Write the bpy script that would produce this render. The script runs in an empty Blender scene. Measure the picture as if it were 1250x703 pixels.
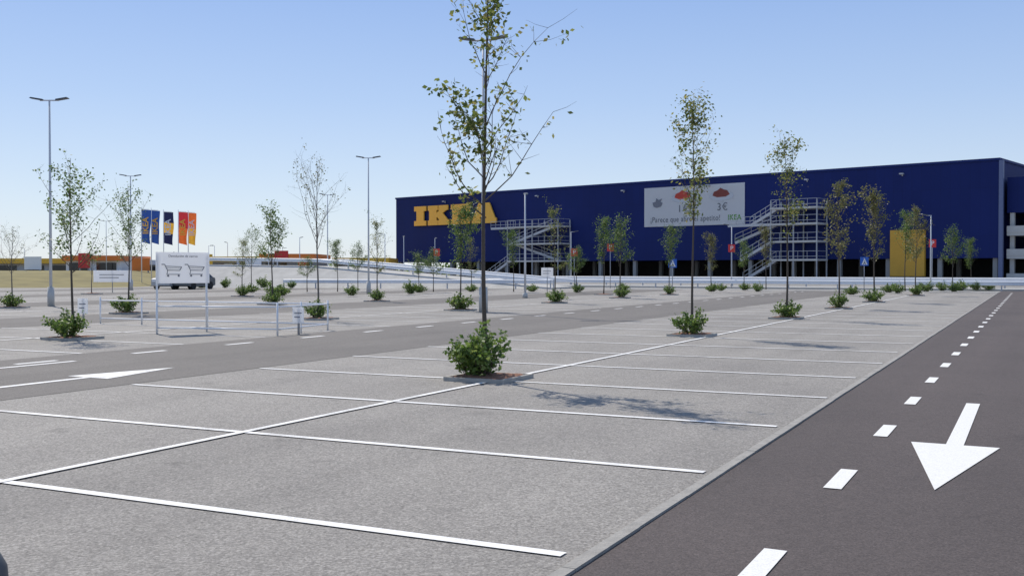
import bpy, math, random, bisect
from mathutils import Vector, Matrix
S=bpy.context.scene
R=random.Random(7)
# ---------------------------------------------------------------- survey frame
F=1253.0; HCAM=1.6; HOR=330.0
AX=(0.4524,0.8918); BX=(-0.8918,0.4524)
def st(s,t): return (s*AX[0]+t*BX[0], s*AX[1]+t*BX[1])
def gp(u,v):
    y=HCAM*F/(v-HOR); return ((u-625)/F*y, y)
ROT_A=math.atan2(AX[1],AX[0])
# ---------------------------------------------------------------- materials
def new_mat(name):
    m=bpy.data.materials.new(name); m.use_nodes=True
    return m, m.node_tree.nodes, m.node_tree.links, m.node_tree.nodes["Principled BSDF"]
def mat(name,col,rough=0.6,var=0.15,scale=4.0,metal=0.0,bump=0.0,bscale=30.0,spec=0.5,trans=0.0):
    m,n,l,b=new_mat(name)
    tc=n.new("ShaderNodeTexCoord"); nz=n.new("ShaderNodeTexNoise"); nz.inputs["Scale"].default_value=scale; nz.inputs["Detail"].default_value=6
    l.new(tc.outputs["Object"],nz.inputs["Vector"])
    mx=n.new("ShaderNodeMix"); mx.data_type='RGBA'
    mx.inputs[6].default_value=tuple(c*(1-var) for c in col)+(1,)
    mx.inputs[7].default_value=tuple(min(1,c*(1+var)) for c in col)+(1,)
    l.new(nz.outputs["Fac"],mx.inputs[0]); l.new(mx.outputs[2],b.inputs["Base Color"])
    b.inputs["Roughness"].default_value=rough; b.inputs["Metallic"].default_value=metal
    b.inputs["Specular IOR Level"].default_value=spec
    if bump>0:
        n2=n.new("ShaderNodeTexNoise"); n2.inputs["Scale"].default_value=bscale; n2.inputs["Detail"].default_value=4
        l.new(tc.outputs["Object"],n2.inputs["Vector"])
        bp=n.new("ShaderNodeBump"); bp.inputs["Strength"].default_value=bump; bp.inputs["Distance"].default_value=0.02
        l.new(n2.outputs["Fac"],bp.inputs["Height"]); l.new(bp.outputs["Normal"],b.inputs["Normal"])
    if trans>0:
        t=n.new("ShaderNodeBsdfTranslucent"); l.new(mx.outputs[2],t.inputs[0]); ms=n.new("ShaderNodeMixShader"); ms.inputs[0].default_value=trans
        out=[x for x in n if x.type=='OUTPUT_MATERIAL'][0]; l.new(b.outputs[0],ms.inputs[1]); l.new(t.outputs[0],ms.inputs[2]); l.new(ms.outputs[0],out.inputs["Surface"])
    return m
def ramp(n,l,src,stops):
    r=n.new("ShaderNodeValToRGB")
    e=r.color_ramp.elements
    e[0].position=stops[0][0]; e[0].color=tuple(stops[0][1])+(1,)
    e[1].position=stops[-1][0]; e[1].color=tuple(stops[-1][1])+(1,)
    for p,c in stops[1:-1]:
        x=e.new(p); x.color=tuple(c)+(1,)
    l.new(src,r.inputs[0]); return r
def mul(n,l,a,b_,fac=1.0):
    m=n.new("ShaderNodeMix"); m.data_type='RGBA'; m.blend_type='MULTIPLY'; m.inputs[0].default_value=fac
    l.new(a,m.inputs[6]); l.new(b_,m.inputs[7]); return m.outputs[2]
def asphalt(name,dark,light,stain=0.25,agg=55.0,stone=0.5,bumps=0.6):
    m,n,l,b=new_mat(name)
    tc=n.new("ShaderNodeTexCoord"); O=tc.outputs["Object"]
    nz=n.new("ShaderNodeTexNoise"); nz.inputs["Scale"].default_value=agg; nz.inputs["Detail"].default_value=5; nz.inputs["Roughness"].default_value=0.7
    l.new(O,nz.inputs["Vector"])
    base=ramp(n,l,nz.outputs["Fac"],[(0.34,dark),(0.66,light)])
    vo=n.new("ShaderNodeTexVoronoi"); vo.inputs["Scale"].default_value=agg*0.8; l.new(O,vo.inputs["Vector"])
    vr=ramp(n,l,vo.outputs["Color"],[(0.1,(1-stone*0.6,)*3),(0.9,(1,1,1))])
    c=mul(n,l,base.outputs[0],vr.outputs[0])
    n2=n.new("ShaderNodeTexNoise"); n2.inputs["Scale"].default_value=0.22; n2.inputs["Detail"].default_value=7; n2.inputs["Roughness"].default_value=0.6
    l.new(O,n2.inputs["Vector"])
    r2=ramp(n,l,n2.outputs["Fac"],[(0.34,(1-stain,1-stain,1-stain*0.95)),(0.60,(1,1,1))])
    c=mul(n,l,c,r2.outputs[0])
    mp=n.new("ShaderNodeMapping"); mp.inputs["Rotation"].default_value=(0,0,-ROT_A); l.new(O,mp.inputs["Vector"])
    mp2=n.new("ShaderNodeMapping"); mp2.inputs["Scale"].default_value=(0.04,0.9,1); l.new(mp.outputs[0],mp2.inputs["Vector"])
    n3=n.new("ShaderNodeTexNoise"); n3.inputs["Scale"].default_value=1.0; n3.inputs["Detail"].default_value=4; l.new(mp2.outputs[0],n3.inputs["Vector"])
    r3=ramp(n,l,n3.outputs["Fac"],[(0.35,(1-stain*0.7,)*3),(0.6,(1,1,1))])
    c=mul(n,l,c,r3.outputs[0])
    n4=n.new("ShaderNodeTexNoise"); n4.inputs["Scale"].default_value=1.7; n4.inputs["Detail"].default_value=3; l.new(O,n4.inputs["Vector"])
    r4=ramp(n,l,n4.outputs["Fac"],[(0.25,(0.78,0.78,0.78)),(0.36,(1,1,1))])
    c=mul(n,l,c,r4.outputs[0])
    n5=n.new("ShaderNodeTexNoise"); n5.inputs["Scale"].default_value=9.0; n5.inputs["Detail"].default_value=5; n5.inputs["Roughness"].default_value=0.75; l.new(O,n5.inputs["Vector"])
    r5=ramp(n,l,n5.outputs["Fac"],[(0.3,(0.87,0.87,0.87)),(0.62,(1,1,1))])
    c=mul(n,l,c,r5.outputs[0])
    n6=n.new("ShaderNodeTexVoronoi"); n6.inputs["Scale"].default_value=agg*1.7; l.new(O,n6.inputs["Vector"])
    r6=ramp(n,l,n6.outputs["Distance"],[(0.08,(1.0,0.99,0.96)),(0.5,(0.80,0.80,0.80))])
    c=mul(n,l,c,r6.outputs[0])
    l.new(c,b.inputs["Base Color"]); b.inputs["Roughness"].default_value=0.85; b.inputs["Specular IOR Level"].default_value=0.4
    bp=n.new("ShaderNodeBump"); bp.inputs["Strength"].default_value=bumps; bp.inputs["Distance"].default_value=0.010
    l.new(nz.outputs["Fac"],bp.inputs["Height"]); l.new(bp.outputs["Normal"],b.inputs["Normal"])
    return m
M={}
M['lot']=asphalt("lot_asphalt",(0.265,0.245,0.215),(0.66,0.62,0.56),0.19,52,0.6,0.9)
M['aisle']=asphalt("aisle_asphalt",(0.175,0.158,0.14),(0.30,0.277,0.248),0.15,55,0.4,0.6)
M['road']=asphalt("road_asphalt",(0.098,0.079,0.073),(0.195,0.160,0.148),0.18,70,0.5,0.7)
M['cross']=asphalt("cross_asphalt",(0.32,0.315,0.30),(0.48,0.47,0.44),0.15,30,0.3,0.4)
def paint_mat():
    m,n,l,b=new_mat("road_paint")
    tc=n.new("ShaderNodeTexCoord"); O=tc.outputs["Object"]
    nz=n.new("ShaderNodeTexNoise"); nz.inputs["Scale"].default_value=60; nz.inputs["Detail"].default_value=6; nz.inputs["Roughness"].default_value=0.75; l.new(O,nz.inputs["Vector"])
    n2=n.new("ShaderNodeTexNoise"); n2.inputs["Scale"].default_value=1.6; n2.inputs["Detail"].default_value=5; l.new(O,n2.inputs["Vector"])
    ad=n.new("ShaderNodeMath"); ad.operation='ADD'; l.new(nz.outputs["Fac"],ad.inputs[0]); l.new(n2.outputs["Fac"],ad.inputs[1])
    r=ramp(n,l,ad.outputs[0],[(0.74,(0.40,0.385,0.36)),(0.90,(0.66,0.65,0.62)),(1.12,(0.80,0.79,0.76))])
    l.new(r.outputs[0],b.inputs["Base Color"]); b.inputs["Roughness"].default_value=0.75
    return m
M['paint']=paint_mat()
def paint2_mat():
    m,n,l,b=new_mat("fresh_road_paint")
    tc=n.new("ShaderNodeTexCoord"); O=tc.outputs["Object"]
    nz=n.new("ShaderNodeTexNoise"); nz.inputs["Scale"].default_value=70; nz.inputs["Detail"].default_value=5; nz.inputs["Roughness"].default_value=0.8; l.new(O,nz.inputs["Vector"])
    r=ramp(n,l,nz.outputs["Fac"],[(0.30,(0.42,0.40,0.38)),(0.42,(0.68,0.67,0.63)),(0.6,(0.78,0.77,0.73))])
    l.new(r.outputs[0],b.inputs["Base Color"]); b.inputs["Roughness"].default_value=0.75
    return m
M['paint2']=paint2_mat()
M['kerb']=mat("kerb_concrete",(0.30,0.285,0.255),0.85,0.4,9,bump=0.5,bscale=40)
M['edging']=mat("stone_edging",(0.38,0.36,0.32),0.85,0.3,5,bump=0.5,bscale=40)
M['soil']=mat("reddish_mulch_soil",(0.24,0.12,0.075),0.95,0.5,18,bump=1.0,bscale=40)
M['ground']=mat("dry_ground",(0.30,0.27,0.20),0.95,0.25,0.05)
M['grass']=mat("dry_grass_slope",(0.21,0.175,0.065),0.95,0.5,0.5,bump=1.0,bscale=3)
M['steel']=mat("galvanised_steel",(0.34,0.35,0.37),0.5,0.2,3,metal=0.1)
M['polew']=mat("pale_grey_pole",(0.60,0.61,0.62),0.5,0.08,2)
M['railw']=mat("white_rail_paint",(0.80,0.81,0.82),0.5,0.06,2)
M['stairrail']=mat("dull_stair_railing",(0.48,0.49,0.51),0.5,0.1,2)
M['conc']=mat("pale_concrete",(0.52,0.51,0.48),0.85,0.15,1.5,bump=0.3,bscale=20)
M['gravel']=mat("pale_gravel_slope",(0.40,0.39,0.36),0.9,0.3,1.0,bump=0.8,bscale=6)
M['dark']=mat("dark_lamp_metal",(0.08,0.085,0.09),0.5,0.1,3)
M['white']=mat("white_sign_panel",(0.80,0.81,0.82),0.5,0.04,2)
M['board']=mat("white_translucent_board",(0.90,0.90,0.90),0.5,0.02,2,trans=0.5)
M['black']=mat("black_graphic",(0.03,0.03,0.035),0.6,0.1,5)
M['greyg']=mat("grey_graphic",(0.13,0.14,0.16),0.6,0.1,5)
M['midg']=mat("mid_grey_graphic",(0.17,0.18,0.21),0.6,0.1,5)
M['red']=mat("red_panel",(0.60,0.03,0.03),0.5,0.1,3)
M['orange']=mat("orange_fascia",(0.75,0.20,0.03),0.55,0.1,1)
M['yellow']=mat("yellow_panel",(0.60,0.33,0.035),0.6,0.12,1)
M['fyellow']=mat("yellow_fascia",(0.80,0.48,0.05),0.6,0.1,1)
M['yellowsign']=mat("yellow_letter_panel",(0.92,0.49,0.06),0.5,0.05,0.5)
M['bluesign']=mat("blue_sign_panel",(0.02,0.12,0.5),0.5,0.05,2)
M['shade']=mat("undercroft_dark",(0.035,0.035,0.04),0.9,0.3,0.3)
M['deck']=mat("deck_concrete",(0.30,0.30,0.29),0.85,0.15,0.4)
M['bark']=mat("bark",(0.095,0.076,0.058),0.9,0.35,25,bump=0.6,bscale=60)
M['barkpale']=mat("pale_bark",(0.16,0.14,0.12),0.9,0.3,25,bump=0.5,bscale=60)
M['tyre']=mat("tyre_rubber",(0.02,0.02,0.02),0.8,0.1,10)
M['glass']=mat("dark_car_glass",(0.02,0.025,0.03),0.08,0.1,2)
M['food1']=mat("red_food",(0.50,0.05,0.03),0.6,0.4,1.5)
M['food2']=mat("dark_food",(0.20,0.04,0.03),0.6,0.5,1.5)
M['plate']=mat("plate_print",(0.50,0.52,0.55),0.6,0.05,1)
M['olive']=mat("green_graphic",(0.10,0.30,0.04),0.6,0.1,1)
def wall_mat():
    m,n,l,b=new_mat("blue_cladding")
    tc=n.new("ShaderNodeTexCoord"); O=tc.outputs["Object"]
    sep=n.new("ShaderNodeSeparateXYZ"); l.new(O,sep.inputs[0])
    cb=n.new("ShaderNodeCombineXYZ"); l.new(sep.outputs[0],cb.inputs[0]); l.new(sep.outputs[2],cb.inputs[1])
    br=n.new("ShaderNodeTexBrick"); br.offset=0.0
    br.inputs["Color1"].default_value=(0.0050,0.0165,0.118,1); br.inputs["Color2"].default_value=(0.0056,0.0180,0.128,1)
    br.inputs["Mortar"].default_value=(0.0042,0.0135,0.096,1); br.inputs["Scale"].default_value=1.0
    br.inputs["Brick Width"].default_value=1.1; br.inputs["Row Height"].default_value=5.5; br.inputs["Mortar Size"].default_value=0.02
    l.new(cb.outputs[0],br.inputs["Vector"])
    nz=n.new("ShaderNodeTexNoise"); nz.inputs["Scale"].default_value=0.12; nz.inputs["Detail"].default_value=5; l.new(O,nz.inputs["Vector"])
    r=ramp(n,l,nz.outputs["Fac"],[(0.3,(0.80,0.80,0.82)),(0.7,(1,1,1))])
    c=mul(n,l,br.outputs["Color"],r.outputs[0]); l.new(c,b.inputs["Base Color"])
    wv=n.new("ShaderNodeTexWave"); wv.inputs["Scale"].default_value=1.4; wv.bands_direction='X'; l.new(O,wv.inputs["Vector"])
    bp=n.new("ShaderNodeBump"); bp.inputs["Strength"].default_value=0.10; bp.inputs["Distance"].default_value=0.04
    l.new(wv.outputs["Fac"],bp.inputs["Height"]); l.new(bp.outputs["Normal"],b.inputs["Normal"])
    b.inputs["Roughness"].default_value=0.65; b.inputs["Specular IOR Level"].default_value=0.25
    return m
M['wall']=wall_mat()
def leaf_mat(name,cols,trans=0.5):
    m,n,l,b=new_mat(name)
    g=n.new("ShaderNodeNewGeometry")
    st_=[(i/(len(cols)-1),c) for i,c in enumerate(cols)]
    r=ramp(n,l,g.outputs["Random Per Island"],st_)
    l.new(r.outputs[0],b.inputs["Base Color"]); b.inputs["Roughness"].default_value=0.5
    t=n.new("ShaderNodeBsdfTranslucent"); l.new(r.outputs[0],t.inputs["Color"])
    mx=n.new("ShaderNodeMixShader"); mx.inputs[0].default_value=trans
    out=[x for x in n if x.type=='OUTPUT_MATERIAL'][0]
    l.new(b.outputs[0],mx.inputs[1]); l.new(t.outputs[0],mx.inputs[2]); l.new(mx.outputs[0],out.inputs["Surface"])
    return m
M['leafA']=leaf_mat("olive_leaves",[(0.08,0.12,0.025),(0.14,0.18,0.04),(0.23,0.26,0.07),(0.38,0.32,0.11)],0.55)
M['leafB']=leaf_mat("green_leaves",[(0.05,0.10,0.022),(0.10,0.17,0.038),(0.15,0.22,0.055),(0.22,0.27,0.08)],0.5)
M['leafC']=leaf_mat("brownish_leaves",[(0.11,0.115,0.04),(0.20,0.18,0.07),(0.13,0.16,0.05),(0.26,0.22,0.09)],0.5)
M['leafS']=leaf_mat("shrub_leaves",[(0.05,0.10,0.02),(0.11,0.18,0.035),(0.16,0.25,0.05),(0.28,0.34,0.10)],0.45)
# ---------------------------------------------------------------- mesh builder
class MB:
    def __init__(s): s.v=[]; s.f=[]
    def add(s,vs,fs):
        o=len(s.v); s.v+= [tuple(x) for x in vs]; s.f+=[tuple(i+o for i in f) for f in fs]
    def box(s,x0,x1,y0,y1,z0,z1):
        s.add([(x0,y0,z0),(x1,y0,z0),(x1,y1,z0),(x0,y1,z0),(x0,y0,z1),(x1,y0,z1),(x1,y1,z1),(x0,y1,z1)],
              [(0,3,2,1),(4,5,6,7),(0,1,5,4),(1,2,6,5),(2,3,7,6),(3,0,4,7)])
    def bar(s,p,q,w,h=None):
        p=Vector(p);q=Vector(q);h=h or w; d=(q-p).normalized()
        up=Vector((0,0,1)) if abs(d.z)<0.95 else Vector((0,1,0))
        a=d.cross(up).normalized()*w/2; b=a.cross(d).normalized()*h/2
        s.add([p-a-b,p+a-b,p+a+b,p-a+b,q-a-b,q+a-b,q+a+b,q-a+b],[(0,1,2,3),(7,6,5,4),(0,4,5,1),(1,5,6,2),(2,6,7,3),(3,7,4,0)])
    def tube(s,pts,rad,n=6,cap=True):
        rings=[]; pts=[Vector(p) for p in pts]
        for i,p in enumerate(pts):
            d=(pts[min(i+1,len(pts)-1)]-pts[max(i-1,0)]).normalized()
            up=Vector((1,0,0)) if abs(d.x)<0.9 else Vector((0,1,0))
            a=d.cross(up).normalized(); b=d.cross(a)
            rings.append([p+(a*math.cos(2*math.pi*k/n)+b*math.sin(2*math.pi*k/n))*rad[i] for k in range(n)])
        vs=[x for r in rings for x in r]; fs=[]
        for i in range(len(pts)-1):
            for k in range(n):
                fs.append((i*n+k,i*n+(k+1)%n,(i+1)*n+(k+1)%n,(i+1)*n+k))
        if cap: fs+= [tuple(reversed(range(n))),tuple((len(pts)-1)*n+k for k in range(n))]
        s.add(vs,fs)
    def prism(s,poly,y0,y1):
        n=len(poly)
        s.add([(x,y0,z) for x,z in poly]+[(x,y1,z) for x,z in poly],
              [tuple(range(n)),tuple(reversed(range(n,2*n)))]+[(i,i+n,(i+1)%n+n,(i+1)%n) for i in range(n)])
    def leaf(s,c,l,rng):
        d=Vector((rng.gauss(0,1),rng.gauss(0,1),rng.gauss(0,0.7))).normalized()
        e=d.cross(Vector((rng.gauss(0,1),rng.gauss(0,1),rng.gauss(0,1)))).normalized()
        c=Vector(c); s.add([c-d*l*0.5,c+e*l*0.3,c+d*l*0.5,c-e*l*0.3],[(0,1,2,3)])
    def mesh(s,name,m,smooth=False):
        me=bpy.data.meshes.new(name); me.from_pydata(s.v,[],s.f); me.update()
        if not isinstance(m,(list,tuple)): m=[m]
        for x in m: me.materials.append(x)
        if smooth:
            for p in me.polygons: p.use_smooth=True
        return me
def obj(name,me,loc=(0,0,0),rot=0.0,parent=None,label=None,category=None,group=None,kind=None,scale=None):
    o=bpy.data.objects.new(name,me); S.collection.objects.link(o)
    o.location=loc if len(loc)==3 else (loc[0],loc[1],0)
    if isinstance(rot,(tuple,list)): o.rotation_euler=rot
    else: o.rotation_euler=(0,0,rot)
    if scale is not None: o.scale=(scale,)*3 if not isinstance(scale,(tuple,list)) else scale
    if parent: o.parent=parent
    if label: o["label"]=label
    if category: o["category"]=category
    if group: o["group"]=group
    if kind: o["kind"]=kind
    return o
def text_mesh(txt,size,m,name,ext=0.004,sx=1.0,upright=True,bold=0.0,track=1.0):
    c=bpy.data.curves.new(name,'FONT'); c.body=txt; c.size=size; c.extrude=ext; c.align_x='CENTER'; c.align_y='CENTER'; c.offset=size*bold; c.space_character=track
    o=bpy.data.objects.new(name,c); S.collection.objects.link(o)
    dg=bpy.context.evaluated_depsgraph_get(); dg.update()
    me=bpy.data.meshes.new_from_object(o.evaluated_get(dg)); bpy.data.objects.remove(o); bpy.data.curves.remove(c)
    me.transform(Matrix.Diagonal((sx,1,1,1)))
    if upright: me.transform(Matrix.Rotation(math.pi/2,4,'X'))
    me.name=name; me.materials.clear(); me.materials.append(m); return me
def fit_text(txt,width,height,m,name,bold=0.0,track=1.0):
    me=text_mesh(txt,1.0,m,name,bold=bold,track=track)
    xs=[v.co.x for v in me.vertices]; zs=[v.co.z for v in me.vertices]
    cx=(min(xs)+max(xs))/2; cz=(min(zs)+max(zs))/2
    me.transform(Matrix.Translation((-cx,0,-cz))); me.transform(Matrix.Diagonal((width/(max(xs)-min(xs)),1,height/(max(zs)-min(zs)),1))); return me
def glyph_mesh(loops,m,name,ext):
    c=bpy.data.curves.new(name,'CURVE'); c.dimensions='2D'; c.fill_mode='BOTH'; c.extrude=ext
    for L in loops:
        sp=c.splines.new('POLY'); sp.points.add(len(L)-1); sp.use_cyclic_u=True
        for i,(x,y) in enumerate(L): sp.points[i].co=(x,y,0,1)
    o=bpy.data.objects.new(name,c); S.collection.objects.link(o)
    dg=bpy.context.evaluated_depsgraph_get(); dg.update()
    me=bpy.data.meshes.new_from_object(o.evaluated_get(dg)); bpy.data.objects.remove(o); bpy.data.curves.remove(c)
    me.transform(Matrix.Rotation(math.pi/2,4,'X')); me.name=name; me.materials.clear(); me.materials.append(m); return me
# ---------------------------------------------------------------- ground sheets
def sheet_st(mb,s0,s1,t0,t1,z,skew=0.0,tr=0.0):
    f=lambda s,t: (s-skew*(t-tr),t)
    p=[st(*f(s0,t0)),st(*f(s1,t0)),st(*f(s1,t1)),st(*f(s0,t1))]
    mb.add([(x,y,z) for x,y in p],[(0,1,2,3)])
mb=MB(); mb.add([(-4000,-400,-0.03),(4000,-400,-0.03),(4000,6000,-0.03),(-4000,6000,-0.03)],[(0,1,2,3)])
obj("ground",mb.mesh("ground",M['ground']),label="flat dry ground reaching the horizon",category="ground",kind="structure")
mb=MB(); sheet_st(mb,-25,82,2.24,95,0.0)
lot=obj("parking_lot",mb.mesh("parking_lot",M['lot']),label="light grey coarse asphalt parking lot surface",category="parking lot",kind="structure")
mb=MB(); sheet_st(mb,82,175,-60,120,-0.012)
obj("cross_road",mb.mesh("cross_road",M['cross']),label="pale grey paved road and forecourt beyond the parking lot",category="road",kind="structure")
mb=MB(); sheet_st(mb,-25,100,-4.5,2.16,-0.002)
road=obj("access_road",mb.mesh("access_road",M['road']),label="dark brownish grey asphalt driving lane beside the lot",category="road",kind="structure")
AIS=[(11.3,16.3),(25.5,30.3),(39.5,44.3),(53.5,58.3),(67.5,72.3)]
for i,(a,b) in enumerate(AIS):
    mb=MB(); sheet_st(mb,-25,82,a,b,0.004)
    obj("parking_aisle",mb.mesh("parking_aisle",M['aisle']),label="brownish grey asphalt aisle between the stall rows",category="road",kind="structure")
mb=MB(); s=-20.0
while s<82:
    p=st(s,2.16); a=Vector((AX[0],AX[1],0)); b=Vector((BX[0],BX[1],0)); o=Vector((p[0],p[1],0)); jz=R.uniform(-0.002,0.002); jt=R.uniform(-0.004,0.004); o=o+b*jt
    v=[o,o+a*0.996,o+a*0.996+b*0.08,o+b*0.08]
    mb.add([(q.x,q.y,-0.05) for q in v]+[(q.x,q.y,0.014+jz) for q in v],[(4,5,6,7),(0,1,5,4),(1,2,6,5),(2,3,7,6),(3,0,4,7)])
    s+=1.0
obj("kerb",mb.mesh("kerb",M['kerb']),label="narrow flush concrete kerb along the driving lane",category="kerb",kind="structure")
BL=[(2.30,6.93,11.25,79),(16.3,20.9,25.45,79),(30.35,34.95,39.45,79),(44.35,48.95,53.45,79),(58.35,62.9,67.45,79)]
mb=MB()
for bi,(t0,tm,t1,smax) in enumerate(BL):
    k=-6
    while True:
        s=5.25+2.658*k+(0.6 if bi else 0); k+=1
        if s>smax: break
        if s<-5: continue
        sheet_st(mb,s-0.045,s+0.045,t0+(0.0 if bi==0 else 0)+R.uniform(-.02,.04),t1+R.uniform(-.05,.05),0.0085,0.02,t0)
    sheet_st(mb,-5,79,tm-0.042,tm+0.042,0.0125)
obj("stall_marking",mb.mesh("stall_marking",M['paint']),parent=lot)
mb=MB(); k=-2
while 5.5+2.65*k<80:
    c=5.5+2.65*k; sheet_st(mb,c-0.40,c+0.40,1.235,1.365,0.005); k+=1
obj("lane_dash_marking",mb.mesh("lane_dash_marking",M['paint2']),parent=road)
def arrow(tip,base,end,t,hw,sw,z):
    P=[(tip,t),(base,t+hw),(base,t+sw),(end,t+sw),(end,t-sw),(base,t-sw),(base,t-hw)]
    m_=MB(); m_.add([(*st(a,b),z) for a,b in P],[(0,1,2,5,6),(2,3,4,5)])
    return m_
me=arrow(8.03,10.2,13.47,0.625,0.375,0.075,0.005)
obj("direction_arrow",me.mesh("direction_arrow",M['paint2']),parent=road)
me=arrow(12.5,10.75,7.4,12.55,0.42,0.07,0.009)
obj("direction_arrow",me.mesh("direction_arrow",M['paint']),parent=lot)
mb=MB()
for c in range(-2,28):
    cc=14.67+2.55*c
    if cc>79: break
    sheet_st(mb,cc-0.42,cc+0.42,15.32,15.46,0.009)
sheet_st(mb,8,12.6,14.95,15.07,0.009)
obj("lane_dash_marking",mb.mesh("lane_dash_marking",M['paint']),parent=lot)
# ---------------------------------------------------------------- trees
def tree_meshes(seed,H=6.0,cb=2.4,Rr=0.8,nleaf=1200,leaf=0.075,nbr=16,leafm='leafA',elev=58,r0=0.05,bark='bark',sparse=2.5,topheavy=0.0,spread=0.09,strays=0,explicit=()):
    g=random.Random(seed); tr=MB(); lf=MB()
    ph=g.uniform(0,6.28); N=12
    def cen(z):
        t=z/H; return Vector((0.05*math.sin(ph+t*5)*t*1.6+0.02*math.sin(9*t+ph),0.05*math.cos(ph*1.3+t*4)*t*1.6,z))
    pts=[cen(H*i/N) for i in range(N+1)]
    tr.tube(pts,[r0*(1-0.86*(i/N)**0.9)*(1.25 if i==0 else 1) for i in range(N+1)],8)
    anchors=[]
    for i in range(nbr+strays+len(explicit)):
        stray=i>=nbr; ex=explicit[i-nbr-strays] if i>=nbr+strays else None
        q=(i+g.uniform(0,0.7))/nbr if not stray else g.uniform(0.02,0.3); z=cb+(H-cb)*q*0.93
        az=i*2.4+g.uniform(-0.5,0.5)
        env=(0.55+0.75*math.sin(min(1,q*1.25+0.12)*math.pi*0.8))*(1-0.55*q) if topheavy==0 else (0.3+topheavy*q)*(1.25-0.9*q*q)
        if stray: env=1.5
        L=Rr*1.25*env*g.uniform(0.7,1.25)
        e=math.radians(elev+g.uniform(-12,12)-(12 if stray else 0))
        L=min(L/math.cos(e)*0.8,(H-z)*1.0+0.25)
        curl=0.05
        if ex: z,az,L,e,curl=ex; e=math.radians(e)
        d=Vector((math.cos(az)*math.cos(e),math.sin(az)*math.cos(e),math.sin(e)))
        p=cen(z); bp=[p]; rb=max(0.006,r0*0.42*(1-0.75*z/H))
        nn=6
        for j in range(nn):
            d=(d+Vector((g.gauss(0,0.14),g.gauss(0,0.14),curl+g.gauss(0,0.06)))).normalized(); p=p+d*L/nn; bp.append(p)
        tr.tube(bp,[rb*(1-0.75*j/nn) for j in range(nn+1)],5,False)
        bw=g.random()**sparse+0.05
        if ex: bw=0.35
        for j in range(2,nn+1):
            anchors.append((bp[j],bw*g.random()))
            for _ in range(2):
                if g.random()<0.75:
                    e2=Vector((g.gauss(0,0.8),g.gauss(0,0.8),g.uniform(0.1,1.0))).normalized(); l2=L*g.uniform(0.12,0.3)
                    a=bp[j]; b=a+e2*l2*0.5+Vector((0,0,0.01)); c=b+(e2+Vector((g.gauss(0,.25),g.gauss(0,.25),0.2))).normalized()*l2*0.5
                    tr.tube([a,b,c],[rb*0.35,rb*0.26,rb*0.14],4,False)
                    w=bw*g.random()**sparse
                    anchors+= [(b,w*0.7),(c,w)]
    anchors.append((cen(H),0.3)); anchors.append((cen(H*0.95),0.3))
    tot=[]; acc=0
    for p,w in anchors: acc+=w+0.006; tot.append(acc)
    for _ in range(nleaf):
        a=anchors[min(len(anchors)-1,bisect.bisect(tot,g.uniform(0,acc)))][0]
        c=a+Vector((g.gauss(0,spread),g.gauss(0,spread),g.gauss(-0.02,spread)))
        lf.leaf(c,leaf*g.uniform(0.6,1.35),g)
    top=sorted(v[2] for v in lf.v)[int(len(lf.v)*0.995)]
    return tr.mesh("tree_trunk",M[bark],True),lf.mesh("tree_crown",M[leafm]),top
TG="young trees planted in the parking lot"
def put_tree(tm,x,y,sc=1.0,rot=0.0,label="",zoff=0.05,scw=None):
    e=obj("young_tree",None,(x,y,zoff),rot,label=label,category="tree",group=TG,scale=(scw or sc,scw or sc,sc))
    obj("trunk",tm[0],parent=e); obj("crown",tm[1],parent=e); return e
def shrub_mesh(seed,w=0.5,h=0.75,nl=800,leaf=0.085):
    g=random.Random(seed); sm=MB(); lf=MB(); tips=[]
    for i in range(30):
        az=g.uniform(0,6.28); rr=w*math.sqrt(g.random()); hh=h*(1-0.5*(rr/w)**2)*g.uniform(0.6,1.15)
        a=Vector((rr*0.25*math.cos(az),rr*0.25*math.sin(az),0)); c=Vector((rr*math.cos(az),rr*math.sin(az),hh)); b=(a+c)/2+Vector((0,0,0.08))
        sm.tube([a,b,c],[0.008,0.006,0.003],4,False)
        for k in range(1,7):
            q=k/6; tips.append((a*(1-q)**2+b*2*q*(1-q)+c*q*q, 0.3+q))
    for _ in range(nl):
        p,wt=g.choice(tips)
        if g.random()>wt: continue
        c=p+Vector((g.gauss(0,0.05),g.gauss(0,0.05),g.gauss(0,0.045)))
        if c.z<0.02: c.z=0.03
        lf.leaf(c,leaf*g.uniform(0.6,1.3),g)
    return sm.mesh("shrub_stems",M['bark']),lf.mesh("shrub_foliage",M['leafS'])
SH=[shrub_mesh(1,0.42,0.78,1700,0.08),shrub_mesh(2,0.50,0.60,1200,0.085),shrub_mesh(3,0.52,0.5,1100,0.09),shrub_mesh(4,0.44,0.60,1000,0.085)]
def put_shrub(k,x,y,sc=1.0,rot=0.0,label="low leafy green shrub at the foot of a young tree"):
    e=obj("shrub",None,(x,y,0.06),rot,label=label,category="shrub",group="shrubs in the planters",scale=sc)
    obj("stems",SH[k][0],parent=e); obj("foliage",SH[k][1],parent=e)
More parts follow.
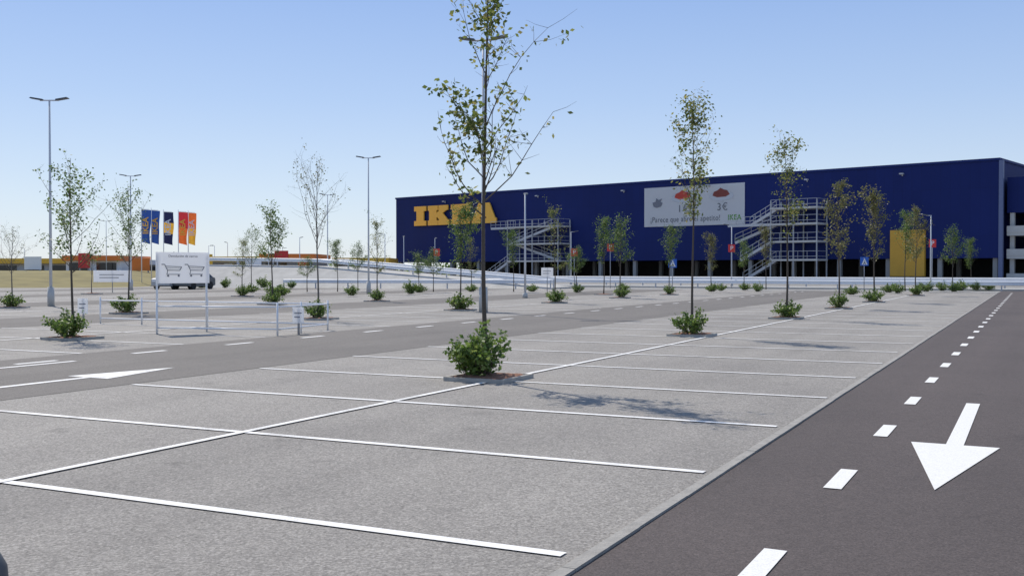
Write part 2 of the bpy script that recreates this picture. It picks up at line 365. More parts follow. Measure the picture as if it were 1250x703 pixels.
def planter_parts():
    a=MB(); w=0.49; t=0.05
    a.box(-w,w,-w,-w+t,-0.03,0.06); a.box(-w,w,w-t,w,-0.03,0.06)
    a.box(-w,-w+t,-w+t+0.003,w-t-0.003,-0.03,0.057); a.box(w-t,w,-w+t+0.003,w-t-0.003,-0.03,0.057)
    b=MB(); n=10; q=w-t; vs=[]; g=random.Random(5)
    for i in range(n+1):
        for j in range(n+1):
            x=-q+2*q*i/n; y=-q+2*q*j/n; e=min(i,j,n-i,n-j)
            vs.append((x,y,0.03+(0.035*min(e,2)/2)+ (g.uniform(0,0.025) if e else 0)))
    b.add(vs,[(i*(n+1)+j,(i+1)*(n+1)+j,(i+1)*(n+1)+j+1,i*(n+1)+j+1) for i in range(n) for j in range(n)])
    return a.mesh("planter_edging",M['edging']),b.mesh("planter_soil",M['soil'])
PL=planter_parts()
def put_planter(x,y):
    e=obj("tree_planter",None,(x,y,0),ROT_A,label="square stone edged tree planter with reddish mulch",category="planter",group="tree planters in the lot")
    obj("edging",PL[0],parent=e); obj("soil",PL[1],parent=e)
T={}
EX=[(2.55,0.15,1.7,50,0.10),(2.75,-0.1,1.25,38,0.22),(2.5,3.3,1.35,45,0.12),(3.05,0.4,1.3,55,0.05),(2.35,2.9,0.9,25,0.2),(2.9,3.0,1.0,40,0.1)]
T['main']=tree_meshes(11,6.4,2.6,0.50,1500,0.082,18,'leafA',64,0.038,sparse=1.5,spread=0.072,strays=1,explicit=EX)
T['top']=tree_meshes(23,6.0,2.9,0.85,1700,0.085,18,'leafA',62,0.040,sparse=1.2,topheavy=0.7,spread=0.10)
T['top2']=tree_meshes(29,5.8,2.3,0.70,1100,0.085,18,'leafA',62,0.040,sparse=1.6,topheavy=0.6,spread=0.10)
T['col']=tree_meshes(31,6.2,1.9,0.62,1200,0.085,20,'leafA',62,0.045,sparse=1.6)
T['full']=tree_meshes(47,5.5,1.8,0.85,2000,0.10,22,'leafC',57,0.045,sparse=1.3)
T['full2']=tree_meshes(49,5.5,2.0,0.95,1700,0.10,20,'leafC',52,0.045,sparse=1.5)
T['bare']=tree_meshes(53,5.9,2.2,1.05,420,0.075,20,'leafC',60,0.042,'barkpale',sparse=2.0)
T['green']=tree_meshes(61,5.5,2.0,0.8,2000,0.1,18,'leafB',57,0.045,sparse=1.6,spread=0.12)
T['green2']=tree_meshes(67,5.0,1.7,0.7,1800,0.1,18,'leafB',58,0.045,sparse=1.3,spread=0.12)
T['lefty']=tree_meshes(71,5.6,1.9,0.95,1500,0.085,18,'leafB',48,0.042,sparse=1.6,strays=3)
LB={'main':"slender young tree with a tall sparse olive crown",'top':"young tree with leafy olive crown high on the trunk",'col':"narrow young tree with sparse olive leaves",'top2':"narrow young tree with loose olive crown",
'full':"young tree with full brownish green crown",'full2':"young tree with loose brownish green crown",'bare':"young tree with almost bare spreading branches",'green':"young tree with green leaf clumps",'green2':"small young tree with dense green leaves",'lefty':"young tree with loose green crown over a shrub"}
trees=[(597,463,-45,'main',0),(845,410,112,'top',1),(960,389,160,'top2',2),(1024,377,220,'full2',3),(1067,369,228,'full',2),(1118,361,252,'full2',1),(1163,357,275,'green2',3),(1105,356,256,'green',None),
(88,414,194,'lefty',1),(388,390,180,'bare',3),(562,379,250,'green',2),(677,370,243,'col',2),(757,364,262,'green2',1),(737,360,264,'green',None),(817,360,274,'green',3),(868,357,284,'full',2),
(15,376,270,'bare',2),(157,383,226,'lefty',1),(332,372,247,'green2',2),(460,368,260,'col',3),(412,357,292,'green',None),(437,356,295,'green2',None),(511,358,306,'green2',2),(529,357,303,'green2',None),
(296,362,286,'col',1),(307,358,276,'lefty',2),(112,359,300,'bare',None),(627,357,280,'green',None),(704,358,300,'green2',1),(908,355,290,'green2',2),(935,354,275,'full',None),(1185,353,290,'green',None),(375,357,312,'green2',None),(575,357,285,'col',2)]
for i,(u,vb,vt,k,sh) in enumerate(trees):
    x,y=gp(u,vb); h=HCAM+(HOR-vt)/F*y-0.05; sc=h/T[k][2] if i else 1.0
    put_tree(T[k],x-(0.05 if i==0 else 0),y,sc,(i*1.7)%6.28 if i else 0.0,LB[k],scw=max(sc,0.8)*1.0 if i else 1.0)
    if y<70: put_planter(x,y)
    if sh is not None:
        if i==0: put_shrub(0,x-0.08,y-0.06,1.0,0.4,"bushy bright green shrub in a mulch planter under the tree"); put_shrub(0,x-0.28,y+0.05,0.8,2.4,"bushy bright green shrub in a mulch planter under the tree")
        else: put_shrub(sh,x+R.uniform(-0.06,0.06),y-0.1,R.uniform(0.95,1.12),R.uniform(0,6))
for u,v in [(1040,361),(1085,358),(1096,359),(1130,357),(1150,356),(1172,356),(1192,355),(1208,355),(760,357),(335,364),(345,362),(430,362),(500,360),(650,357),(880,356),(925,357)]:
    x,y=gp(u,v); put_shrub(R.randrange(4),x,y,R.uniform(0.9,1.4),R.uniform(0,6),"low rounded green shrub at the lot edge")
for xx_,yy_,ss in ((-27.5,91,1.5),(-25.2,90.4,1.2),(-22.0,91,1.6),(-19.2,89.5,1.1)):
    put_shrub(R.randrange(4),xx_,yy_,ss,R.uniform(0,6),"green shrub beside the pale ramp")
# ---------------------------------------------------------------- lamps
def lamp_meshes(H,twin=True,base=0.85):
    p=MB(); p.tube([(0,0,0),(0,0,H*0.5),(0,0,H)],[0.07,0.055,0.04],10); 
    p.bar((-0.42 if twin else -0.05,0,H-0.02),(0.42,0,H-0.02),0.05)
    b=MB(); b.tube([(0,0,-0.02),(0,0,base)],[0.155,0.145],14)
    h=MB(); h.add([(0.0,-0.11,0),(0.55,-0.15,0.10),(0.55,0.15,0.10),(0.0,0.11,0),(0.0,-0.09,0.07),(0.5,-0.11,0.15),(0.5,0.11,0.15),(0.0,0.09,0.07)],
                 [(0,3,2,1),(4,5,6,7),(0,1,5,4),(1,2,6,5),(2,3,7,6),(3,0,4,7)])
    return p.mesh("lamp_pole",M['polew'],True),b.mesh("lamp_base",M['conc'],True),h.mesh("lamp_head",M['dark'])
LT=lamp_meshes(9.2); LS=lamp_meshes(6.0,False,0.3)
def put_lamp(u,vt,tall=True,rot=0.0,H=None):
    H0=9.2 if tall else 6.0; H=H or H0; y=(H-HCAM)*F/(HOR-vt); x=(u-625)/F*y; L=LT if tall else LS
    e=obj("street_lamp",None,(x,y,0),rot,label="tall pale street lamp with two flat heads on a concrete base" if tall else "slim pale street lamp with one flat head",category="street lamp",group="tall twin street lamps" if tall else "slim street lamps",scale=H/H0)
    obj("pole",L[0],parent=e); obj("base",L[1],parent=e)
    obj("lamp_head",L[2],(0.3,0,H0-0.03),0,parent=e)
    if tall: obj("lamp_head",L[2],(-0.3,0,H0-0.03),math.pi,parent=e)
    return x,y
put_lamp(62,123); put_lamp(450,193); put_lamp(160,215,rot=0.2); put_lamp(590,50,rot=2.9,H=10.4); put_lamp(400,238,rot=0.5); 
put_lamp(130,270,rot=0.3)
for u,vt in [(641,237),(697,283),(893,275),(1136,263),(493,289),(531,291),(366,290),(262,300),(1217,308),(328,292),(470,286),(255,300),(470,296),(278,296),(30,303),(95,306),(345,303),(215,308)]:
    put_lamp(u,vt,False,R.uniform(-0.5,3.6))
# ---------------------------------------------------------------- store building
LX,LY=-20.3,180.0; BA=math.atan2(-64.0,75.2); cu,su=math.cos(BA),math.sin(BA); WL=98.8; WH=14.0; GF=3.0
def wall(u,v):
    k=(u-625)/F; w=(LY*k-LX)/(cu-su*k); y=LY+su*w
    return w, HCAM+(HOR-v)/F*y
bld=obj("store_building",None,(LX,LY,0),BA,label="large windowless dark blue clad store with raised upper volume",category="building")
mb=MB(); mb.box(0,WL,0,70,GF,WH); obj("wall",mb.mesh("wall",M['wall']),parent=bld)
mb=MB(); mb.box(-0.12,WL+0.12,-0.12,0.25,WH+0.003,WH+0.28); mb.box(WL-0.25,WL+0.12,0.253,70,WH+0.003,WH+0.28)
obj("roof_parapet",mb.mesh("roof_parapet",mat("blue_coping",(0.012,0.026,0.13),0.6,0.05,spec=0.2)),parent=bld)
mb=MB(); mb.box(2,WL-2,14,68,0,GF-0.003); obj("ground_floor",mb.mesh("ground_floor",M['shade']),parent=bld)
mb=MB(); mb.box(0,0.5,0,0.5,0,GF-0.003); cm_=mb.mesh("column",M['deck'])
for i in range(17):
    for yy in (0.35,7.3): obj("column",cm_,(0.5+i*6.1,yy,0),0,parent=bld)
mb=MB(); mb.box(0,WL,0.0,0.3,-0.02,0.7); obj("plinth_wall",mb.mesh("plinth_wall",M['deck']),parent=bld)
mb=MB(); mb.box(WL+0.003,WL+0.45,-0.1,0.35,0,WH-0.003); obj("corner_trim",mb.mesh("corner_trim",mat("pale_blue_trim",(0.12,0.15,0.27),0.5,0.1)),parent=bld)
def hv(L):
    def f(y):
        for a,b,c,d in ((0,.2,0,.25),(.2,.41,.25,.42),(.41,.59,.42,.58),(.59,.8,.58,.75),(.8,1,.75,1)):
            if a<=y<=b: return c+(d-c)*(y-a)/(b-a)
        return y
    return [(x,f(y)) for x,y in L]
GI=[[(0,0),(.66,0),(.66,.2),(.53,.2),(.53,.8),(.66,.8),(.66,1),(0,1),(0,.8),(.13,.8),(.13,.2),(0,.2)]]
GK=[[(0,0),(.54,0),(.54,.2),(.47,.2),(.47,.36),(.51,.40),(.62,.2),(.56,.2),(.56,0),(1.14,0),(1.14,.2),(1.08,.2),(.80,.62),(.99,.8),(1.08,.8),(1.08,1),(.58,1),(.58,.8),(.63,.8),(.47,.64),(.47,.8),(.54,.8),(.54,1),(0,1),(0,.8),(.07,.8),(.07,.2),(0,.2)]]
GE=[[(0,0),(.98,0),(.98,.38),(.80,.38),(.76,.2),(.47,.2),(.47,.41),(.54,.41),(.54,.33),(.68,.33),(.68,.67),(.54,.67),(.54,.59),(.47,.59),(.47,.8),(.76,.8),(.80,.64),(.98,.64),(.98,1),(0,1),(0,.8),(.07,.8),(.07,.2),(0,.2)]]
GA=[[(0,0),(.44,0),(.44,.2),(.39,.2),(.42,.28),(.72,.28),(.75,.2),(.68,.2),(.68,0),(1.22,0),(1.22,.2),(1.16,.2),(.88,1),(.34,1),(.06,.2),(0,.2)],[(.48,.46),(.575,.75),(.67,.46)]]
sign=obj("shop_sign",None,(0,-0.35,0),0,parent=bld)
w0,zt=wall(508,250); w1,_=wall(608,250); Hs=3.3; z0=9.2
wd=[0.66,1.14,0.98,1.22]; gap=0.10; tot=sum(wd)+3*gap; fx=(w1-w0)/tot; xx=w0
for gl,wi in zip((GI,GK,GE,GA),wd):
    me=glyph_mesh([hv(L) for L in gl],M['yellowsign'],"letter",0.12); me.transform(Matrix.Diagonal((fx,1,Hs,1)))
    obj("letter",me,(xx,0,z0),0,parent=sign); xx+=(wi+gap)*fx
wb0,_=wall(787,230); wb1,_=wall(909,222); bz0,bz1=7.75,13.25
mb=MB(); mb.box(wb0,wb1,-0.14,-0.02,bz0,bz1); ban=obj("banner",mb.mesh("banner",M['board']),parent=bld)
bw=wb1-wb0
obj("banner_lettering",fit_text("¡Parece que abre el apetito!",bw*0.70,1.0,M['greyg'],"banner_lettering",0.0,1.1),(wb0+bw*0.42,-0.17,bz0+0.85),0,parent=ban)
obj("banner_emblem",fit_text("IKEA",bw*0.125,0.7,M['olive'],"banner_emblem",0.02,1.1),(wb1-bw*0.09,-0.17,bz0+0.95),0,parent=ban)
for cx,fm,nm in ((0.40,'food1','1€'),(0.78,'food2','3€')):
    px=wb0+bw*cx
    m_=MB(); m_.prism([(1.9*math.cos(a*math.pi/16),0.62*math.sin(a*math.pi/16)) for a in range(32)],-0.012,0.0); obj("plate_picture",m_.mesh("plate_picture",M['plate']),(px,-0.155,bz0+3.85),0,parent=ban)
    m_=MB(); m_.prism([(-1.3,0),(-1.1,.5),(-.5,.7),(-.1,1.0),(.4,.75),(.9,.65),(1.3,.1),(.7,-.2),(-.6,-.25)],-0.012,0.0); obj("food_picture",m_.mesh("food_picture",M[fm]),(px,-0.17,bz0+3.95),0,parent=ban)
    obj("price_lettering",fit_text(nm,1.5,1.05,M['greyg'],"price_lettering",0.0,1.15),(px+0.2,-0.17,bz0+2.45),0,parent=ban)
m_=MB(); m_.prism([(-.7,-.5),(-.2,-.65),(.5,-.5),(.75,0),(.4,.2),(.7,.6),(.1,.45),(-.3,.7),(-.4,.2),(-.9,.1)],-0.012,0.0)
obj("dish_picture",m_.mesh("dish_picture",M['midg']),(wb0+2.3,-0.17,bz0+3.3),0,parent=ban)
m_=MB(); m_.box(-0.22,0.22,-0.6,-0.15,-0.08,0.08); m_.box(-0.05,0.05,-0.15,0,-0.25,0.08); fl=m_.mesh("floodlight",M['stairrail'])
for w in (12,32,48,62,76,88): obj("floodlight",fl,(w,0,WH-0.9),0,parent=bld)
a0,_=wall(1088,300); a1,_=wall(1130,300)
mb=MB(); mb.box(a0,a1,-0.5,-0.003,0.9,6.4); yp=obj("entrance_panel",mb.mesh("entrance_panel",M['yellow']),parent=bld)
# annex
anx=obj("parking_deck_building",None,(LX+cu*(WL+0.6)+(-su)*1.0,LY+su*(WL+0.6)+cu*1.0,0),BA,label="blue topped annex with open concrete parking decks",category="building")
mb=MB(); mb.box(0,60,0,50,8.1,12.1); obj("wall",mb.mesh("wall2",M['wall']),parent=anx)
for z in (0.15,2.9,5.5):
    mb=MB(); mb.box(0.1,60,-0.4,45,z,z+0.35); mb.box(0.1,60,-0.45,-0.3,z+0.353,z+1.1); d=obj("deck_slab",mb.mesh("deck_slab",M['conc']),parent=anx)
mb=MB(); mb.box(0,0.45,0.1,0.6,0,8.097); cm_=mb.mesh("column",M['conc'])
for i in range(12): obj("column",cm_,(0.3+i*5,0,0),0,parent=anx)
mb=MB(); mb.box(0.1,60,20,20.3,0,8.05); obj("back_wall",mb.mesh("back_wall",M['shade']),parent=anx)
def fire_escape(w0,w1,wt0,top,levels,flights,label):
    e=obj("fire_escape_stairs",None,(LX+cu*w0,LY+su*w0,0),BA,label=label,category="staircase",group="steel fire escapes on the store facade")
    W=w1-w0; t0=wt0-w0; D=3.2
    m_=MB(); m_.bar((0,0,0),(0,0,top),0.15); cm=m_.mesh("stair_column",M['steel'])
    for x in (t0,(t0+W)/2,W):
        for y in (-D,-0.25): obj("column",cm,(x,y,0),0,parent=e)
    for z in levels:
        m_=MB(); m_.box(t0-0.1,W+0.1,-D-0.1,-0.15,z-0.12,z+0.12)
        l_=obj("landing",m_.mesh("landing",M['conc']),parent=e)
        r=MB(); 
        for zz in (0.45,1.1): r.bar((t0,-D-0.06,z+zz),(W,-D-0.06,z+zz),0.05); r.bar((W+0.06,-D,z+zz),(W+0.06,-0.3,z+zz),0.05)
        n=int((W-t0)/1.1)
        for i in range(n+1): r.bar((t0+(W-t0)*i/n,-D-0.06,z+0.12),(t0+(W-t0)*i/n,-D-0.06,z+1.1),0.035)
        obj("railing",r.mesh("landing_railing",M['stairrail']),parent=e)
    for (xa,za,xb,zb,yy) in flights:
        m_=MB(); n=14
        for i in range(n):
            q=(i+0.5)/n; x=xa+(xb-xa)*q; z=za+(zb-za)*q; m_.box(x-0.2,x+0.2,yy,yy+1.2,z-0.04,z+0.04)
        m_.bar((xa,yy-0.04,za),(xb,yy-0.04,zb),0.08,0.35)
        f=obj("stair_flight",m_.mesh("stair_flight",M['stairrail']),parent=e)
        r=MB(); 
        for zz in (0.55,1.1): r.bar((xa,yy-0.08,za+zz),(xb,yy-0.08,zb+zz),0.06)
        for i in range(6):
            q=i/5; x=xa+(xb-xa)*q; z=za+(zb-za)*q; r.bar((x,yy-0.08,z),(x,yy-0.08,z+1.1),0.04)
        obj("railing",r.mesh("flight_railing",M['stairrail']),parent=e)
fw0,_=wall(606,300); fw1,_=wall(697,300)
W=fw1-fw0
fire_escape(fw0,fw1,fw0+W*0.34,9.2,(3.0,5.6,8.2),[(W*0.36,3.0,0.5,0.3,-3.0),(W*0.36,5.6,W*0.95,3.0,-1.6),(W*0.36,8.2,0.3,8.2,-1.6),(W*0.95,8.2,W*0.36,5.6,-3.0)],"grey steel fire escape with three landings against blue wall")
fw0,_=wall(902,300); fw1,_=wall(1010,300); W=fw1-fw0
fire_escape(fw0,fw1,fw0+W*0.5,10.4,(2.9,5.2,7.4,9.4),[(W*0.5,9.4,W*0.2,7.4,-1.6),(W*0.5,7.4,0.0,7.4,-3.0),(0.3,5.2,W*0.5,7.4,-1.6),(W*0.5,5.2,W*0.15,2.9,-3.0),(W*0.5,2.9,W*0.12,0.2,-1.6)],"grey steel fire escape tower with zigzag stair flights")
# ---------------------------------------------------------------- guard rails
def guard_rail(p,q,z0=0.0,z1=0.0,zt=0.75,label="long galvanised guard rail on short posts",m='railw',step=4.0,hb=0.34):
    p=Vector((p[0],p[1],0)); q=Vector((q[0],q[1],0)); L=(q-p).length; a=math.atan2(q.y-p.y,q.x-p.x)
    e=obj("guard_rail",None,(p.x,p.y,0),a,label=label,category="guard rail",group="guard rails at the lot edge")
    def Z(x): return z0+(z1-z0)*x/L
    prof=[(0,zt),(-0.05,zt-0.03),(-0.05,zt-hb*.35),(0.0,zt-hb*.45),(0.0,zt-hb*.55),(-0.05,zt-hb*.65),(-0.05,zt-hb+.03),(0,zt-hb),(0.03,zt-hb),(0.03,zt)]
    n=len(prof); m_=MB(); m_.add([(0,y,z+Z(0)) for y,z in prof]+[(L,y,z+Z(L)) for y,z in prof],[tuple(range(n)),tuple(reversed(range(n,2*n)))]+[(i,i+n,(i+1)%n+n,(i+1)%n) for i in range(n)])
    obj("beam",m_.mesh("guard_beam",M[m]),parent=e)
    pm=MB(); pm.box(-0.05,0.05,0.034,0.12,0,zt-0.03); pm=pm.mesh("guard_post",M['stairrail'])
    k=int(L/step)
    for i in range(k+1): obj("post",pm,(i*L/k if k else 0,0,Z(i*L/k)-0.0),0,parent=e)
guard_rail(st(93.5,56),st(87,-2))
guard_rail(st(97.5,54),st(91,-2),zt=1.0)
mb=MB(); 
p=[st(94.3,62),st(87.8,-3),st(90.6,-3),st(97.0,62)]
mb.add([(x,y,0.0) for x,y in p]+[(x,y,0.15) for x,y in p],[(4,5,6,7),(0,1,5,4),(1,2,6,5),(2,3,7,6),(3,0,4,7)])
obj("pavement",mb.mesh("pavement",M['conc']),label="raised pale concrete pavement between guard rails",category="pavement",kind="structure")
ra=Vector((-18.5,97.0,0)); rb=Vector((3.5,88.0,0)); d=(rb-ra); Lr=d.length; an=math.atan2(d.y,d.x)
mb=MB(); wdt=6.0; bk=5.0
mb.add([(0,-bk,0),(Lr,-0.3,0),(Lr,0,0.12),(0,0,2.0),(0,wdt,0),(Lr,wdt,0),(Lr,wdt,0.12),(0,wdt,2.0),(-14,-bk,0),(-14,0,2.2),(-14,wdt,0),(-14,wdt,2.2)],
 [(0,1,2,3),(3,2,6,7),(1,5,6,2),(5,4,7,6),(8,0,3,9),(9,3,7,11),(4,10,11,7),(10,8,9,11)])
obj("ramp_road",mb.mesh("ramp_road",M['gravel']),(ra.x,ra.y,-0.008),an,label="pale grey embanked ramp sloping down to the lot level",category="ramp",kind="structure")
def off(v,k): n=Vector((-d.y,d.x,0)).normalized(); return v+n*k
for k in (0.1,5.8):
    p=off(ra,k); q=off(rb,k); guard_rail((p.x,p.y),(q.x,q.y),2.0,0.12,0.7,"sloping galvanised guard rail along the ramp",step=3.0)
    p2=p-d.normalized()*13.5; guard_rail((p2.x,p2.y),(p.x,p.y),2.2,2.0,0.7,"galvanised guard rail on top of the ramp",step=4.0)
p=off(ra,-5.3); q=off(rb,-0.6); guard_rail((p.x,p.y),(q.x,q.y),0.0,0.0,0.8,"galvanised guard rail at the foot of the ramp",step=3.0)
# ---------------------------------------------------------------- left background
mb=MB(); nx,ny=50,14; g=random.Random(3); vs=[]
for i in range(nx+1):
    for j in range(ny+1):
        x=-130+ i*94/nx; y=92+j*5
        hgt=1.5*min(1,j/3.0)*min(1,(nx-i)/6.0)+g.uniform(-.08,.08)*(1 if j else 0)
        vs.append((x,y+0.25*(x+80)*0.2,max(-0.02,hgt)))
mb.add(vs,[(i*(ny+1)+j,(i+1)*(ny+1)+j,(i+1)*(ny+1)+j+1,i*(ny+1)+j+1) for i in range(nx) for j in range(ny)])
obj("hill",mb.mesh("hill",M['grass'],True),label="low bank of dry yellow grass",category="hill",kind="structure")
def low_building(x0,x1,y,zt,label,fas='fyellow',base='deck',red=(),fh=0.8):
    e=obj("low_shop_building",None,(x0,y,0),0,label=label,category="building"); L=x1-x0
    m_=MB(); m_.box(0,L,0,12,0,zt-fh); obj("wall",m_.mesh("shop_wall",M[base]),parent=e)
    m_=MB(); m_.box(-0.3,L+0.3,-0.8,12.5,zt-fh+0.003,zt); obj("roof_fascia",m_.mesh("roof_fascia",M[fas]),parent=e)
    n=max(1,int(L/4)); m_=MB(); m_.box(0,3.1,-0.06,-0.003,0.6,zt-fh-0.3); wm=m_.mesh("window",M['glass'])
    for i in range(n): obj("window",wm,(0.5+i*L/n,0,0),0,parent=e)
    for r0,r1 in red:
        m_=MB(); m_.box(r0,r1,-0.9,-0.803,zt-0.6,zt+0.45); obj("sign_panel",m_.mesh("sign_panel",M['red']),parent=e)
low_building(-92,-70,165,3.5,"long low shop with yellow fascia",'fyellow','conc',((4,7),))
low_building(-69.5,-61,160,3.9,"low orange fronted shop",'orange','white',())
low_building(-61,-49,170,3.3,"low white shop with thin red sign",'white','deck',((3,5),(8,9)))
low_building(-50,-37,150,3.6,"low shop with yellow fascia and red sign",'fyellow','conc',((3,5.2),),0.7)
low_building(-36.5,-29,150,4.0,"low orange fronted shop unit",'orange','deck',((2,4),),1.0)
low_building(-28.5,-20,165,3.6,"low yellow fronted warehouse with dark windows",'fyellow','conc',())
for (x,y,w,h,mm,lb) in ((-63,135,2.6,3.4,'white',"white upright advertising panel on bank"),(-55,132,1.6,3.8,'red',"red upright advertising panel"),(-47,130,2.2,3.1,'orange',"orange upright advertising panel"),(-38,128,1.4,3.6,'fyellow',"yellow upright advertising panel"),(-33,131,2.0,3.0,'white',"white upright advertising panel beside shops"),(-74,138,2.0,3.3,'orange',"orange upright advertising panel"),(-26,128,1.3,3.0,'red',"small red upright advertising panel")):
    e=obj("advertising_panel",None,(x,y,0),R.uniform(-.3,.3),label=lb,category="sign")
    m_=MB(); m_.box(-w/2,w/2,-0.1,0.1,h*0.5,h); obj("panel",m_.mesh("advert_panel",M[mm]),parent=e)
    m_=MB(); m_.box(0,0.15,-0.07,0.07,0,h*0.5-0.003); lg=m_.mesh("advert_leg",M['steel'])
    for lx in (-w/2+0.1,w/2-0.25): obj("leg",lg,(lx,0,0),0,parent=e)
g=random.Random(9); lf=MB()
for i in range(170):
    x=g.uniform(-230,-10); y=g.uniform(230,400); hh=g.uniform(1.4,4.6)
    for _ in range(45): lf.leaf((x+g.gauss(0,1.8),y+g.gauss(0,1.8),hh*g.random()+0.2),g.uniform(0.6,1.3),g)
obj("distant_woodland",lf.mesh("distant_woodland",M['leafB']),label="far line of dark green trees on the horizon",category="trees",kind="stuff")
def cloth(name,c): return mat(name,c,0.8,0.3,1.5,trans=0.45)
FB=cloth("blue_flag_cloth",(0.03,0.08,0.30)); FR=cloth("red_flag_cloth",(0.55,0.04,0.05)); FY=cloth("yellow_flag_cloth",(0.75,0.42,0.05)); FO=cloth("orange_flag_cloth",(0.75,0.16,0.04)); FN=cloth("navy_flag_cloth",(0.02,0.025,0.08))
def flag(u,vt,top,cols,txt,w=0.85,h=3.4):
    y=(8.2-HCAM)*F/(HOR-vt); x=(u-625)/F*y
    e=obj("flag_pole",None,(x,y,0),0,label=top,category="flag",group="banner flags on white poles")
    m_=MB(); m_.tube([(0,0,0),(0,0,8.2)],[0.06,0.035],8); m_.bar((0,0,8.0),(w*0.9,0,7.95),0.04); obj("pole",m_.mesh("flag_staff",M['white'],True),parent=e)
    nz=20; nx=8; parts=len(cols)
    for ci,c in enumerate(cols):
        m_=MB(); vs=[]; z1=7.95-h*ci/parts; z0=7.95-h*(ci+1)/parts
        for i in range(nx+1):
            for j in range(nz+1):
                q=i/nx; z=z0+(z1-z0)*j/nz; dn=(7.95-z)/h
                wv=w*(1.0-0.14*dn*abs(math.sin(dn*4+u*0.7)) )
                vs.append((0.05+q*wv,0.13*math.sin(q*5+z*1.6+u)*q,z-0.16*q*(0.4+dn)))
        m_.add(vs,[(i*(nz+1)+j,(i+1)*(nz+1)+j,(i+1)*(nz+1)+j+1,i*(nz+1)+j+1) for i in range(nx) for j in range(nz)])
        obj("flag_cloth",m_.mesh("flag_cloth",c,True),parent=e)
    me=text_mesh(txt,0.85,M['yellowsign'] if cols[0] in (FB,FR) else M['white'],"flag_lettering",0.005,1.0,bold=0.02)
    obj("flag_lettering",me,(0.05+w*0.5,-0.2,6.25),(0,-math.pi/2,0),parent=e)
flag(173,253,"blue vertical flag with yellow letters on a white pole",[FB],"IKEA",0.95); flag(185,254,"blue vertical flag with yellow letters on a white pole",[FB],"IKEA",0.85)
flag(200,256,"navy and yellow vertical flag on a white pole",[FN,FY,FN],"IKEA",1.05); flag(218,256,"red and orange vertical flag on a white pole",[FR,FO],"IKEA",1.0); flag(230,257,"orange and yellow vertical flag on a white pole",[FO,FY],"IKEA",0.85)
# ---------------------------------------------------------------- cart bay
A=(-8.9,25.7); Bp=(-5.74,25.1); C=(-4.94,27.5); D=(-12.4,30.9)
bay=obj("cart_bay_railing",None,(A[0],A[1],0),0,label="white tubular railing around the trolley return bay",category="railing")
def L_(p,z): return (p[0]-A[0],p[1]-A[1],z)
for p,q in ((A,Bp),(Bp,C),(C,D)):
    m_=MB(); m_.tube([L_(p,0),L_(q,0)],[0.019,0.019],8); rm_=m_.mesh("bay_rail",M['railw'],True)
    for z in (0.70,0.16): obj("rail",rm_,(0,0,z),0,parent=bay)
m_=MB(); m_.tube([(0,0,0),(0,0,0.80)],[0.024,0.024],10); pm=m_.mesh("bay_post",M['railw'],True)
for p in (A,Bp,C,D,((C[0]+D[0])/2,(C[1]+D[1])/2),(-10.9,30.2),(Bp[0]+0.35,Bp[1]+1.1)):
    obj("post",pm,L_(p,0),0,parent=bay)
E=(-7.92,26.6); sl=math.hypot(E[0]-A[0],E[1]-A[1])
sg=obj("trolley_sign",None,(A[0],A[1]+0.08,0),math.atan2(E[1]-A[1],E[0]-A[0]),label="white board with two grey trolley pictograms on two posts",category="sign")
m_=MB(); m_.tube([(0,0.05,0),(0,0.05,2.02)],[0.026]*2,10); pm=m_.mesh("sign_post",M['railw'],True); obj("post",pm,parent=sg); obj("post",pm,(sl,0,0),0,parent=sg)
m_=MB(); m_.box(-0.04,sl+0.05,-0.02,0.012,1.27,2.06); bd=obj("board",m_.mesh("sign_board",M['board']),parent=sg)
def cart():
    m_=MB(); b_=lambda p,q,w=0.018:m_.bar((p[0],0,p[1]),(q[0],0,q[1]),0.012,w) 
    b_((-.33,.20),(-.24,.20),0.024); b_((-.24,.20),(-.15,0.02)); b_((-.22,.15),(.26,.13)); b_((.26,.13),(.20,.03)); b_((.20,.03),(-.16,.04)); b_((-.15,0.02),(-.18,-.08)); b_((-.18,-.08),(.21,-.08)); b_((-.19,.10),(.24,.085),0.01)
    for wx in (-.14,.17): m_.tube([(wx,-0.008,-.12),(wx,0.008,-.12)],[0.028,0.028],12)
    return m_.mesh("trolley_pictogram",M['midg'])
ct=cart()
for cx in (0.29,0.75): obj("trolley_pictogram",ct,(cx*sl,-0.035,1.57),0,parent=bd,scale=0.9)
obj("sign_lettering",text_mesh("Devolución de carros",0.085,M['midg'],"sign_lettering",0.003,1.05,bold=0.0),(sl/2,-0.028,1.96),0,parent=bd)
